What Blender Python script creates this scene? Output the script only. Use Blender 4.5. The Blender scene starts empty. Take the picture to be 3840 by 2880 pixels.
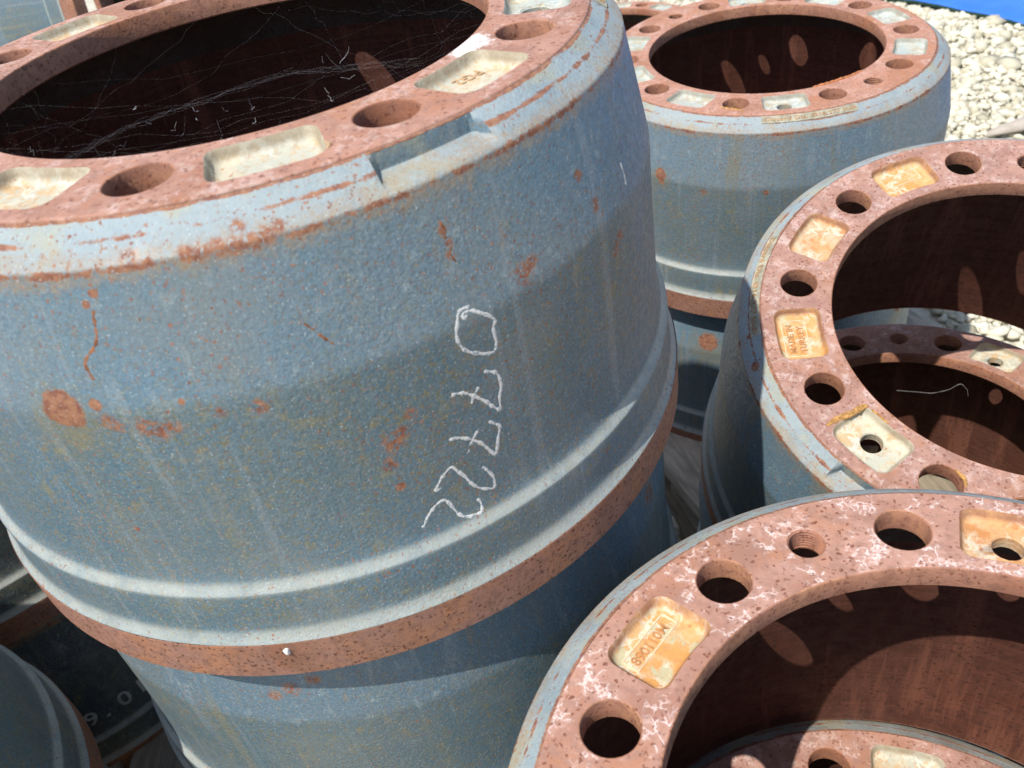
import bpy, bmesh, math, random
import numpy as np
from mathutils import Vector, Matrix, Euler
from mathutils.geometry import delaunay_2d_cdt
rad = math.radians
random.seed(7); rng = np.random.default_rng(7)
scene = bpy.context.scene
C = scene.collection

# ------------------------------------------------------------------ camera
GZ = 1.010                                    # camera height above the gravel (m)
cd = bpy.data.cameras.new("camera"); cam = bpy.data.objects.new("camera", cd); C.objects.link(cam)
cd.sensor_width = 36.0; cd.lens = 36.0*3170.3/3840.0
cd.clip_start = 0.02; cd.clip_end = 500
cam.matrix_world = Matrix(((0.98376884, 0.17944042, 0.0, 0.0),
                           (-0.11330926, 0.62120966, -0.77540929, 0.0),
                           (-0.13913978, 0.7628235, 0.63145897, GZ),
                           (0, 0, 0, 1)))
cd.dof.use_dof = True; cd.dof.focus_distance = 0.56; cd.dof.aperture_fstop = 15
scene.camera = cam
# ------------------------------------------------------------------ light
SUN_EL, SUN_AZ = 61.3, -141.8                 # degrees; azimuth counter-clockwise from +X
world = bpy.data.worlds.new("World"); scene.world = world; world.use_nodes = True
wn = world.node_tree.nodes; wl = world.node_tree.links; wn.clear()
sky = wn.new("ShaderNodeTexSky"); sky.sky_type = 'NISHITA'; sky.sun_disc = False
sky.sun_elevation = rad(SUN_EL); sky.sun_rotation = rad(90-SUN_AZ)
bg = wn.new("ShaderNodeBackground"); bg.inputs[1].default_value = 0.115
wo = wn.new("ShaderNodeOutputWorld"); wl.new(sky.outputs[0], bg.inputs[0]); wl.new(bg.outputs[0], wo.inputs[0])
sl = bpy.data.lights.new("sun", 'SUN'); sl.energy = 4.0; sl.angle = rad(0.53); sl.color = (1.0, 0.955, 0.88)
so = bpy.data.objects.new("sun", sl); C.objects.link(so)
sv = Vector((math.cos(rad(SUN_EL))*math.cos(rad(SUN_AZ)), math.cos(rad(SUN_EL))*math.sin(rad(SUN_AZ)), math.sin(rad(SUN_EL))))
so.rotation_euler = sv.to_track_quat('Z', 'Y').to_euler(); so.location = sv*5
scene.render.engine = 'CYCLES'
scene.view_settings.view_transform = 'Standard'; scene.view_settings.look = 'None'
scene.view_settings.exposure = 0.30; scene.view_settings.gamma = 1.0
scene.cycles.max_bounces = 6

# ------------------------------------------------------------------ node helpers
class NT:
    def __init__(s, name):
        s.m = bpy.data.materials.new(name); s.m.use_nodes = True
        s.n = s.m.node_tree.nodes; s.l = s.m.node_tree.links
        s.b = s.n["Principled BSDF"]; s.tc = s.n.new("ShaderNodeTexCoord")
        oi = s.n.new("ShaderNodeObjectInfo")
        mp = s.n.new("ShaderNodeVectorMath"); mp.operation = 'ADD'
        sc = s.n.new("ShaderNodeVectorMath"); sc.operation = 'SCALE'
        comb = s.n.new("ShaderNodeCombineXYZ")
        for i in range(3): s.l.new(oi.outputs["Random"], comb.inputs[i])
        s.l.new(comb.outputs[0], sc.inputs[0]); sc.inputs["Scale"].default_value = 13.7
        s.l.new(s.tc.outputs["Object"], mp.inputs[0]); s.l.new(sc.outputs[0], mp.inputs[1])
        s.p = mp.outputs[0]; s.raw = s.tc.outputs["Object"]; s.rnd = oi.outputs["Random"]
        sp = s.n.new("ShaderNodeSeparateXYZ"); s.l.new(s.raw, sp.inputs[0]); s.z = sp.outputs[2]
        nsp = s.n.new('ShaderNodeSeparateXYZ'); s.l.new(s.tc.outputs['Normal'], nsp.inputs[0]); s.nz = nsp.outputs[2]
    def _in(s, sock, v):
        if hasattr(v, "is_output") or isinstance(v, bpy.types.NodeSocket): s.l.new(v, sock)
        else: sock.default_value = v
    def math(s, op, a, b=0.0, c=None, clamp=False):
        n = s.n.new("ShaderNodeMath"); n.operation = op; n.use_clamp = clamp
        s._in(n.inputs[0], a); s._in(n.inputs[1], b)
        if c is not None: s._in(n.inputs[2], c)
        return n.outputs[0]
    def noise(s, scale, detail=3, rough=0.55, vec=None, stretch=None, dist=0.0):
        n = s.n.new("ShaderNodeTexNoise"); n.inputs["Scale"].default_value = scale
        n.inputs["Detail"].default_value = detail; n.inputs["Roughness"].default_value = rough
        n.inputs["Distortion"].default_value = dist
        v = vec or s.p
        if stretch:
            m = s.n.new("ShaderNodeVectorMath"); m.operation = 'MULTIPLY'
            s.l.new(v, m.inputs[0]); m.inputs[1].default_value = stretch; v = m.outputs[0]
        s.l.new(v, n.inputs["Vector"]); return n.outputs["Fac"]
    def voro(s, scale, feature='F1', vec=None, warp=None, rnd=1.0):
        n = s.n.new("ShaderNodeTexVoronoi"); n.feature = feature; n.inputs["Scale"].default_value = scale
        n.inputs["Randomness"].default_value = rnd
        v = vec or s.p
        if warp:
            w = s.n.new("ShaderNodeTexNoise"); w.inputs["Scale"].default_value = warp[0]; w.inputs["Detail"].default_value = 4
            s.l.new(v, w.inputs["Vector"])
            m = s.n.new("ShaderNodeVectorMath"); m.operation = 'MULTIPLY_ADD'
            s.l.new(w.outputs["Color"], m.inputs[0]); m.inputs[1].default_value = (warp[1],)*3; s.l.new(v, m.inputs[2]); v = m.outputs[0]
        s.l.new(v, n.inputs["Vector"]); return n.outputs["Distance"]
    def ramp(s, v, lo, hi, a=0.0, b=1.0, smooth=True):
        n = s.n.new("ShaderNodeMapRange"); n.interpolation_type = 'SMOOTHSTEP' if smooth else 'LINEAR'
        s._in(n.inputs["Value"], v); n.inputs["From Min"].default_value = lo; n.inputs["From Max"].default_value = hi
        n.inputs["To Min"].default_value = a; n.inputs["To Max"].default_value = b; return n.outputs[0]
    def mix(s, f, a, b):
        n = s.n.new("ShaderNodeMix"); n.data_type = 'RGBA'
        s._in(n.inputs[0], f)
        for k, v in ((6, a), (7, b)):
            if isinstance(v, (tuple, list)): n.inputs[k].default_value = (*v[:3], 1)
            else: s.l.new(v, n.inputs[k])
        return n.outputs[2]
    def bump(s, terms, dist=0.001):
        prev = None
        for h, st in terms:
            n = s.n.new("ShaderNodeBump"); n.inputs["Distance"].default_value = dist; s._in(n.inputs["Strength"], st)
            s._in(n.inputs["Height"], h)
            if prev is not None: s.l.new(prev, n.inputs["Normal"])
            prev = n.outputs[0]
        s.l.new(prev, s.b.inputs["Normal"])
    def spot(s, pos, r, edge=0.25, wob=None):
        """mask of a round stain at a place on the object, its rim broken by noise"""
        n = s.n.new("ShaderNodeVectorMath"); n.operation = 'DISTANCE'
        s.l.new(s.raw, n.inputs[0]); n.inputs[1].default_value = pos
        d = s.math('MULTIPLY', n.outputs["Value"], 1.0/r)
        if wob is not None: d = s.math('ADD', d, wob)
        return s.ramp(d, 1.0-edge, 1.0+edge, 1, 0)
    def out(s, col, rough=0.8, spec=0.3, metal=0.0):
        s._in(s.b.inputs["Base Color"], col if not isinstance(col, (tuple, list)) else (*col[:3], 1))
        s._in(s.b.inputs["Roughness"], rough); s.b.inputs["Specular IOR Level"].default_value = spec
        s._in(s.b.inputs["Metallic"], metal); return s.m

def cyl_pt(r, th_deg, h):                     # mm on the drum -> metres in drum space
    a = rad(th_deg); return (r*math.cos(a)/1000, r*math.sin(a)/1000, -h/1000)

# ------------------------------------------------------------------ materials
BLUE = (0.118, 0.222, 0.305); GREY = (0.170, 0.235, 0.275); OLIVE = (0.185, 0.205, 0.145)
RUST = (0.22, 0.075, 0.042); RUSTL = (0.36, 0.165, 0.085)
def mat_cast(name, stains=(), tone=0.0, STK=0.45, BLUE=BLUE, GREY=GREY):
    t = NT(name)
    big = t.noise(9, 4, 0.6, stretch=(1, 1, 0.55))
    col = t.mix(t.ramp(big, 0.38+tone, 0.64+tone), BLUE, GREY)
    fine = t.noise(260, 3, 0.6)
    col = t.mix(t.ramp(fine, 0.35, 0.7, 0.0, 0.45), col, (0.10, 0.175, 0.24))
    pale = t.noise(120, 4, 0.65)
    col = t.mix(t.ramp(pale, 0.56, 0.72, 0, 0.5), col, (0.33, 0.40, 0.42))
    # olive-yellow bloom: below the crease, on the lower bands and in hanging streaks
    ol = t.noise(26, 5, 0.68, stretch=(1, 1, 0.35))
    zone = t.ramp(t.math('ADD', t.z, t.math('MULTIPLY', t.math('SUBTRACT', t.noise(30, 4, 0.7), 0.5), 0.022)), -0.078, -0.071, 0.85, 0.10)
    zone = t.math('MULTIPLY', zone, t.ramp(t.z, -0.18, -0.12, 0.5, 1.0))
    band = t.ramp(t.z, -0.192, -0.184, 1.0, 0.0)
    zone = t.math('MAXIMUM', zone, t.math('MULTIPLY', band, 0.85))
    om = t.math('MULTIPLY', t.ramp(ol, 0.36, 0.62), zone)
    grain = t.ramp(t.noise(330, 4, 0.7), 0.38, 0.60, 0.25, 1.0)
    col = t.mix(t.math('MULTIPLY', om, grain), col, OLIVE)
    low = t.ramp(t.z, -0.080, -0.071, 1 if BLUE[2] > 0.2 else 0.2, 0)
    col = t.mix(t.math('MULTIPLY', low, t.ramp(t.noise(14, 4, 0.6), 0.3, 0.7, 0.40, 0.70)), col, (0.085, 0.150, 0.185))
    od = t.math('MULTIPLY', t.ramp(t.noise(380, 4, 0.65), 0.53, 0.62), t.ramp(t.noise(20, 3), 0.35, 0.6, 0.35, 1.0))
    col = t.mix(t.math('MULTIPLY', od, t.math('ADD', 0.45, t.math('MULTIPLY', low, 0.35))), col, (0.215, 0.185, 0.09))
    col = t.mix(t.math('MULTIPLY', t.ramp(t.noise(70, 4, 0.7), 0.55, 0.72), t.math('MULTIPLY', zone, 0.8)), col, (0.26, 0.22, 0.10))
    # hanging streaks
    st = t.noise(70, 3, 0.6, stretch=(1, 1, 0.035))
    sz = t.ramp(t.noise(7, 2), 0.40, 0.62, 0.15, 1)
    col = t.mix(t.math('MULTIPLY', t.math('MULTIPLY', t.ramp(st, 0.54, 0.66), sz), STK), col, (0.25, 0.225, 0.14))
    col = t.mix(t.math('MULTIPLY', t.ramp(t.noise(95, 3, 0.6, stretch=(1, 1, 0.03)), 0.56, 0.68), 0.30), col, (0.30, 0.35, 0.38))
    gr = t.noise(650, 2, 0.6)
    col = t.mix(t.ramp(gr, 0.50, 0.70, 0, 0.38), col, (0.055, 0.105, 0.14))
    col = t.mix(t.ramp(gr, 0.46, 0.30, 0, 0.25), col, (0.30, 0.37, 0.40))
    gp = t.ramp(t.noise(11, 4, 0.65), 0.48, 0.70, 0, 0.35)
    col = t.mix(gp, col, (0.215, 0.235, 0.235))
    scf = t.math('MULTIPLY', t.ramp(t.noise(150, 4, 0.7, stretch=(1, 1, 0.25)), 0.60, 0.70), t.ramp(t.noise(9, 3), 0.45, 0.6))
    col = t.mix(t.math('MULTIPLY', scf, 0.5), col, (0.30, 0.21, 0.12))
    # rust freckles of several sizes, clustered
    cl = t.noise(17, 3, 0.6)
    f1 = t.ramp(t.noise(520, 2, 0.55), 0.625, 0.67)
    f2 = t.ramp(t.noise(260, 3, 0.6), 0.66, 0.695)
    f3 = t.math('MULTIPLY', t.ramp(t.noise(110, 4, 0.75), 0.69, 0.73), t.ramp(cl, 0.5, 0.6))
    fm = t.math('MAXIMUM', t.math('MULTIPLY', f1, t.ramp(cl, 0.40, 0.62, 0.45, 1)), t.math('MULTIPLY', f2, t.ramp(cl, 0.42, 0.62, 0.15, 1)))
    fm = t.math('MAXIMUM', fm, f3)
    # rust creeping along the shoulder corners
    n1 = t.noise(62, 6, 0.78); n2 = t.noise(420, 4, 0.7)
    edge = t.math('ABSOLUTE', t.math('ADD', t.z, 0.0150))
    e1 = t.math('ADD', t.ramp(edge, 0.0, 0.0065, 0.36, -0.2), t.math('ADD', n1, t.math('MULTIPLY', n2, 0.25)))
    e1 = t.ramp(e1, 0.93, 1.0)
    edge2 = t.math('ABSOLUTE', t.math('ADD', t.z, 0.0066))
    e2 = t.math('ADD', t.ramp(edge2, 0.0, 0.0032, 0.30, -0.3), t.math('ADD', t.noise(33, 5, 0.7), t.math('MULTIPLY', n2, 0.25)))
    e2 = t.math('MULTIPLY', t.ramp(e2, 0.87, 0.96), t.ramp(t.nz, 0.2, 0.5))
    e3 = t.math('ADD', t.ramp(t.z, -0.0035, -0.0012, -0.3, 0.42), t.math('ADD', n1, t.math('MULTIPLY', n2, 0.2)))
    e3 = t.ramp(e3, 0.86, 0.96)
    halo = t.ramp(t.math('ADD', t.ramp(edge, 0.0, 0.016, 0.34, -0.2), n1), 0.60, 0.84)
    col0 = col
    er = t.math('MAXIMUM', e1, t.math('MAXIMUM', e2, e3))
    # rust at the ledge lines above the lower rim
    l1 = t.math('ABSOLUTE', t.math('ADD', t.z, 0.1905))
    e4 = t.ramp(t.math('ADD', t.ramp(l1, 0.0, 0.0022, 0.34, -0.3), t.noise(15, 5, 0.75)), 0.90, 0.97)
    er = t.math('MAXIMUM', er, e4)
    allr = t.math('MAXIMUM', fm, er)
    wob = t.math('MULTIPLY', t.math('SUBTRACT', t.noise(150, 6, 0.75), 0.5), 0.95)
    wob2 = t.math('MULTIPLY', t.math('SUBTRACT', t.noise(500, 3, 0.6), 0.5), 1.2)
    for pos, r, kind in stains:
        if kind == 1 and r > 0.006:            # thin brown bleed round and below the larger rust spots
            hm = t.spot((pos[0], pos[1], pos[2]-r*0.7), r*1.7, 0.55, wob)
            col = t.mix(t.math('MULTIPLY', hm, t.ramp(n2, 0.40, 0.60, 0.15, 0.75)), col, (0.22, 0.19, 0.10))
        m = t.spot(pos, r, 0.10 if kind else 0.5, wob if kind else t.math('ADD', wob, wob2))
        allr = t.math('MAXIMUM', allr, m if kind else t.math('MULTIPLY', m, t.ramp(t.noise(380, 3, 0.6), 0.40, 0.50)))
    rc = t.mix(t.ramp(t.noise(230, 3, 0.6), 0.35, 0.65), RUST, RUSTL)
    # dust lying on the up-facing fillets of the lower rim and on the shoulder
    d1 = t.ramp(t.math('ABSOLUTE', t.math('ADD', t.z, 0.1862)), 0.0008, 0.0048, 1, 0)
    d2 = t.ramp(t.math('ABSOLUTE', t.math('ADD', t.z, 0.2190)), 0.0012, 0.0060, 1, 0)
    dust = t.math('MULTIPLY', t.math('MAXIMUM', d1, d2), t.ramp(t.noise(60, 4, 0.6), 0.25, 0.55, 0.55, 0.95))
    col = t.mix(t.math('MULTIPLY', dust, 0.66), col, (0.46, 0.48, 0.43))
    sh = t.math('MULTIPLY', t.ramp(t.z, -0.0145, -0.0132), t.ramp(t.noise(26, 5, 0.65), 0.25, 0.65, 0.45, 1.0))
    sh = t.math('MULTIPLY', sh, t.ramp(t.nz, 0.20, 0.50))
    col = t.mix(t.math('MULTIPLY', sh, 0.72), col, (0.40, 0.46, 0.47))
    col = t.mix(t.math('MULTIPLY', t.math('MULTIPLY', t.ramp(t.z, -0.0145, -0.0132), t.ramp(t.noise(31, 4, 0.6), 0.50, 0.66)), 0.6), col, (0.40, 0.38, 0.26))
    col = t.mix(t.math('MULTIPLY', t.math('MULTIPLY', halo, t.ramp(n2, 0.38, 0.60, 0.3, 1)), 0.62), col, (0.36, 0.24, 0.13))
    col = t.mix(t.math('MULTIPLY', allr, 0.93), col, rc)
    # glints of the rough casting, painted in as pale flecks
    glint = t.ramp(t.noise(1100, 2, 0.5), 0.64, 0.72, 0, 0.7)
    col = t.mix(glint, col, (0.55, 0.58, 0.57))
    hh = t.math('ADD', t.math('ADD', t.noise(300, 5, 0.7), t.math('MULTIPLY', gr, 0.55)), t.math('MULTIPLY', t.noise(60, 3, 0.6), 0.6))
    t.bump(((hh, t.ramp(t.noise(12, 3, 0.6), 0.35, 0.65, 0.30, 0.62)), (fm, -0.2)), 0.0011)
    rg = t.ramp(fine, 0.3, 0.7, 0.36, 0.58)
    return t.out(col, t.math('MAXIMUM', t.math('MAXIMUM', rg, t.math('MULTIPLY', allr, 0.85)), t.math('MULTIPLY', sh, 0.85)), 0.45)

def mat_machined(name, base, dark, vein=0.0, scale=1.0, veincol=(0.86, 0.70, 0.66), spots=1.0, hvar=(0.50, 0.25, 0.14), deposits=(), pale=0.0, turned=False):
    t = NT(name)
    n = t.noise(38*scale, 5, 0.62)
    col = t.mix(t.ramp(n, 0.36, 0.66), base, hvar)
    col = t.mix(t.ramp(t.noise(13*scale, 5, 0.7), 0.46, 0.64, 0, 0.75), col, (base[0]*0.92, base[1]*0.74, base[2]*0.52))
    col = t.mix(t.ramp(t.noise(19*scale, 5, 0.7), 0.52, 0.66, 0, 0.6), col, tuple(c*0.66 for c in base))
    col = t.mix(t.ramp(t.noise(22*scale, 3, 0.6), 0.42, 0.68, 0, 0.55), col, tuple(c*1.18 for c in base))
    col = t.mix(t.ramp(t.noise(170*scale, 4, 0.65), 0.44, 0.66, 0, 0.7), col, tuple(c*0.72 for c in base))
    if pale:
        pm = t.math('MULTIPLY', t.ramp(t.noise(75, 6, 0.75), 0.50, 0.66), t.ramp(t.noise(20, 3, 0.6), 0.35, 0.60, 0.2, 1))
        col = t.mix(t.math('MULTIPLY', pm, pale), col, (0.66, 0.52, 0.47))
    if turned:
        tr = t.noise(55, 4, 0.7, stretch=(0.02, 0.02, 6)); col = t.mix(t.ramp(tr, 0.42, 0.62, 0, 0.5), col, tuple(c*0.55 for c in base))
        dr = t.noise(45, 4, 0.7, stretch=(1, 1, 0.08)); col = t.mix(t.ramp(dr, 0.52, 0.66, 0, 0.6), col, (base[0]*2.0, base[1]*2.1, base[2]*1.9))
    v = t.voro(250*scale, warp=(300, 0.005))
    keep = t.ramp(t.noise(80, 4, 0.65), 0.33, 0.52)
    sm = t.math('MULTIPLY', t.ramp(v, 0.16, 0.34, 1, 0), keep)
    v2 = t.math('MULTIPLY', t.ramp(t.noise(330*scale, 3, 0.6), 0.62, 0.70), 0.9)
    col = t.mix(t.math('MULTIPLY', t.math('MAXIMUM', sm, v2), 0.72*spots), col, dark)
    if vein:
        d = t.voro(58, 'DISTANCE_TO_EDGE', warp=(150, 0.026))
        pt = t.ramp(t.noise(44, 5, 0.7), 0.50, 0.60)
        thin = t.math('MULTIPLY', t.ramp(d, 0.010, 0.075, 1, 0), pt)
        d2 = t.voro(150, 'DISTANCE_TO_EDGE', warp=(260, 0.010))
        pt2 = t.ramp(t.noise(28, 3, 0.6), 0.58, 0.68)
        thin = t.math('MAXIMUM', thin, t.math('MULTIPLY', t.math('MULTIPLY', t.ramp(d2, 0.02, 0.13, 1, 0), pt2), 0.8))
        haze = t.math('MULTIPLY', t.math('MULTIPLY', t.ramp(d, 0.02, 0.30, 1, 0), pt), 0.15)
        thin = t.math('MULTIPLY', t.math('MAXIMUM', thin, haze), t.ramp(t.noise(420, 3, 0.6), 0.30, 0.55, 0.35, 1))
        col = t.mix(t.math('MULTIPLY', thin, vein), col, veincol)
    wob = t.math('MULTIPLY', t.math('SUBTRACT', t.noise(170, 5, 0.7), 0.5), 3.0)
    for pos, r in deposits:
        m = t.math('MULTIPLY', t.spot(pos, r, 0.35, wob), t.ramp(t.z, -0.003, -0.001)); col = t.mix(m, col, (0.92, 0.86, 0.83))
    t.bump(((t.noise(620, 3, 0.6), 0.35), (t.noise(160, 3, 0.6), 0.25), (sm, -0.2)), 0.0007)
    return t.out(col, t.ramp(t.noise(90, 3), 0.3, 0.7, 0.62, 0.86), 0.35)

def mat_pocket(name, cols, veins=0.45, wallcol=(0.34, 0.17, 0.095)):
    cols = tuple(tuple(c*0.84 for c in k) for k in cols)
    t = NT(name)
    col = t.mix(t.ramp(t.noise(34, 4, 0.6), 0.40, 0.62), cols[0], cols[1])
    col = t.mix(t.ramp(t.noise(70, 5, 0.72), 0.48, 0.60, 0, 0.9), col, cols[2])
    col = t.mix(t.ramp(t.noise(190, 4, 0.7), 0.54, 0.66, 0, 0.45), col, (0.42, 0.24, 0.12))
    d = t.voro(85, 'DISTANCE_TO_EDGE', warp=(150, 0.015))
    th = t.math('MULTIPLY', t.ramp(d, 0.02, 0.12, 1, 0), t.ramp(t.noise(50, 3), 0.45, 0.6))
    col = t.mix(t.math('MULTIPLY', th, veins), col, (0.88, 0.84, 0.74))
    col = t.mix(t.ramp(t.noise(260, 3, 0.6), 0.66, 0.71, 0, 0.8), col, (0.45, 0.17, 0.07))
    # rust climbing the pocket's side walls
    wall = t.math('MULTIPLY', t.ramp(t.z, -0.0061, -0.0028), t.ramp(t.noise(70, 4, 0.7), 0.30, 0.60, 0.35, 1.0))
    col = t.mix(wall, col, wallcol)
    t.bump(((t.noise(420, 4, 0.6), 0.5), (t.noise(120, 3, 0.6), 0.45)), 0.0009)
    return t.out(col, 0.75, 0.3)

def stain(th, h, r, kind=1):
    rr = float(np.interp(h, [0, 6.5, 13.5, 75, 178, 189, 212, 222, 250], [195.5, 204, 212.5, 223, 224.5, 229.5, 230.5, 235, 235]))
    return (cyl_pt(rr, th, h), r/1000, kind)
st_A = [stain(347.8, 72.5, 9.6), stain(352.0, 70, 3), stain(356.8, 23, 2.0), stain(355.6, 27, 1.8)]
drip = [(356.1, 31), (355.8, 34), (355.6, 37), (355.4, 40), (355.0, 43), (354.4, 45.5), (353.6, 48), (353.0, 50.5), (352.8, 53), (352.9, 56), (353.1, 59)]
st_A += [stain(352.6, 79, 3.6, 0), stain(353.6, 82, 3, 0), stain(356.4, 83, 4.5, 0), stain(357.9, 85, 4.5, 0), stain(359.4, 84, 3.5, 0), stain(1.5, 72, 1.6), stain(5, 80, 2.5, 0), stain(9, 81, 3.5, 0),
         stain(21.2, 120, 5.0, 0), stain(22.4, 116, 3.5, 0), stain(20.4, 146, 2.6), stain(33.2, 34, 2.2, 0), stain(33.5, 40, 1.8, 0), stain(33.3, 45, 2.2, 0), stain(20.0, 131, 3.5, 0), stain(24, 108, 3, 0), stain(41.5, 68, 5, 0), stain(43, 65, 3, 0), stain(347.9, 146, 1.6, 1),
         stain(7.5, 13.0, 3.2, 0), stain(9.0, 14.0, 3.6, 0), stain(10.6, 13.4, 3.8, 0), stain(12.3, 14.2, 3.8, 0), stain(14.0, 13.8, 3.8, 0), stain(15.6, 13.2, 3.6, 0), stain(17, 12, 3, 0), stain(13, 9.5, 3, 0),
         stain(1.5, 12, 3.5, 0), stain(3.5, 13.5, 3, 0), stain(54, 44, 3, 0), stain(56, 62, 3.5, 0), stain(59, 92, 4, 0), stain(60.5, 88, 3, 0)]
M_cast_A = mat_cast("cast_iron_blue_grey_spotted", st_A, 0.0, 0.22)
M_cast_B = mat_cast("cast_iron_pale_blue", [stain(52.0, 70, 7), stain(52.4, 78, 4), stain(66, 82, 4, 0), stain(84, 79, 3)], 0.0, 0.75, (0.165, 0.250, 0.315), (0.225, 0.275, 0.305))
M_cast_B2 = mat_cast("cast_iron_dull_blue", [stain(48, 60, 13), stain(55, 75, 8, 0), stain(200, 70, 14), stain(300, 60, 12), stain(120, 65, 10)], 0.08)
M_cast = mat_cast("cast_iron_blue_grey", [stain(20, 60, 7, 0), stain(110, 45, 6, 0), stain(215, 66, 8, 0), stain(312, 40, 4, 0), stain(308, 47, 5, 0), stain(305, 52, 4, 0)], 0.03, 0.45, (0.115, 0.190, 0.250), (0.165, 0.205, 0.225))
M_cast_brown = mat_cast("cast_iron_browned", [], 0.0, 0.5, (0.15, 0.13, 0.085), (0.19, 0.19, 0.15))
M_cast_shade = mat_cast("cast_iron_shade_tinted", [], 0.0, 0.3, (0.035, 0.045, 0.055), (0.05, 0.06, 0.065))  # shade on the left stack put into the colour of its iron
M_cast_C = mat_cast("cast_iron_light_blue", [stain(40, 95, 13, 1), stain(41, 115, 10), stain(60, 8, 4), stain(52, 7, 3)], 0.02)
M_flange = mat_machined("rusted_machined_face", (0.44, 0.252, 0.200), (0.21, 0.085, 0.055), 0.40, hvar=(0.33, 0.178, 0.145), spots=1.15, pale=0.55)
M_flange_A = mat_machined("rusted_face_with_white_deposit", (0.46, 0.255, 0.195), (0.21, 0.085, 0.055), 0.35, hvar=(0.40, 0.195, 0.13), spots=1.15, pale=0.5, deposits=((cyl_pt(145, 65.5, 0), 0.010), (cyl_pt(147, 61.5, 0), 0.007)))
M_flange_D = mat_machined("rusted_face_with_white_veins", (0.47, 0.265, 0.205), (0.21, 0.08, 0.05), 0.80, hvar=(0.38, 0.19, 0.135), spots=1.35)
M_flange_far = mat_machined("orange_rusted_machined_face", (0.48, 0.265, 0.20), (0.26, 0.11, 0.07), 0.35, hvar=(0.50, 0.225, 0.125))
M_bore = mat_machined("rusted_bore_edge", (0.36, 0.17, 0.115), (0.15, 0.05, 0.03), 0.0)
M_rim = mat_machined("rusted_rim", (0.32, 0.168, 0.125), (0.12, 0.048, 0.03), 0.0, 1.2, hvar=(0.43, 0.19, 0.095), spots=1.35)
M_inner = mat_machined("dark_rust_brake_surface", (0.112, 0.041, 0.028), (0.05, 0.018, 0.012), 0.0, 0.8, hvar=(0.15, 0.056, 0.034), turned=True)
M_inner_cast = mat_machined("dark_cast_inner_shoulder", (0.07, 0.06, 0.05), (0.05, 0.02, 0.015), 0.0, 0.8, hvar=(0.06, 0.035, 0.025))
M_pk_orange = mat_pocket("ochre_rust_pocket", ((0.76, 0.37, 0.12), (0.80, 0.50, 0.24), (0.60, 0.58, 0.38)))
M_pk_mixed = mat_pocket("ochre_and_pale_pocket", ((0.76, 0.42, 0.19), (0.68, 0.56, 0.38), (0.64, 0.28, 0.10)))
M_pk_pale = mat_pocket("pale_grey_pocket", ((0.60, 0.60, 0.50), (0.72, 0.66, 0.50), (0.70, 0.48, 0.26)), 0.45, (0.36, 0.30, 0.21))
M_pk_blue = mat_pocket("pale_blue_pocket", ((0.50, 0.57, 0.55), (0.58, 0.60, 0.53), (0.52, 0.46, 0.32)), 0.4, (0.33, 0.32, 0.26))
def mat_plain(name, col, rough=0.8, var=0.25, scale=60, spec=0.3, bump=0.4, dist=0.001, stretch=None):
    t = NT(name)
    n = t.noise(scale, 5, 0.6, stretch=stretch)
    c = t.mix(t.ramp(n, 0.3, 0.7), tuple(x*(1-var) for x in col), tuple(min(1, x*(1+var)) for x in col))
    t.bump(((t.noise(scale*4, 4, 0.6, stretch=stretch), bump),), dist); return t.out(c, rough, spec)
M_label = mat_plain("cast_label_band", (0.40, 0.38, 0.29), var=0.3, scale=120)
M_letter = mat_plain("raised_letters_rusted", (0.42, 0.24, 0.12), var=0.3, scale=200)
M_letter_pk = mat_plain("raised_letters_ochre", (0.52, 0.25, 0.10), var=0.12, scale=200)
M_letter_soft = mat_plain("raised_letters_tan", (0.56, 0.38, 0.22), var=0.2, scale=200)
M_frame_pk = mat_plain("raised_frame_pale", (0.80, 0.62, 0.42), var=0.15, scale=200)
def mat_chalk():
    t = NT("white_paint_marker")
    m = t.ramp(t.noise(420, 3, 0.6), 0.60, 0.72, 0, 0.8)
    c = t.mix(t.math('MULTIPLY', m, t.ramp(t.noise(70, 2), 0.5, 0.62)), (0.70, 0.71, 0.70), (0.55, 0.33, 0.16))
    c = t.mix(t.ramp(t.noise(520, 3, 0.65), 0.54, 0.62, 0, 0.85), c, (0.22, 0.29, 0.34))
    t.bump(((t.noise(600, 3), 0.4),), 0.0006); return t.out(c, 0.6, 0.4)
M_chalk = mat_chalk()
M_dull_paint = mat_plain("dim_white_paint", (0.58, 0.58, 0.56))
M_wood = mat_plain("weathered_pallet_wood", (0.50, 0.41, 0.31), var=0.28, scale=18, stretch=(6, 1, 6), bump=0.6, dist=0.002)
M_wood_dk = mat_plain("dark_pallet_wood", (0.26, 0.22, 0.16), var=0.3, scale=18, stretch=(6, 1, 6), bump=0.6, dist=0.002)  # darker wood for undersides, timbers and the other pallets
M_web = mat_plain("spider_silk", (0.45, 0.45, 0.47), 0.5, 0.1)
M_web_dim = mat_plain("dusty_spider_silk", (0.30, 0.29, 0.28), 0.7, 0.2)
M_card = mat_plain("grey_card", (0.48, 0.42, 0.36), 0.85, 0.15, 20)
def mat_tarp():
    t = NT("blue_tarpaulin")
    c = t.mix(t.ramp(t.noise(5, 3), 0.35, 0.7), (0.035, 0.16, 0.72), (0.06, 0.22, 0.85))
    t.bump(((t.noise(7, 3), 0.5),), 0.02); return t.out(c, 0.45, 0.4)
M_tarp = mat_tarp(); M_black = mat_plain("dark_green_hem", (0.02, 0.05, 0.03))
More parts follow.
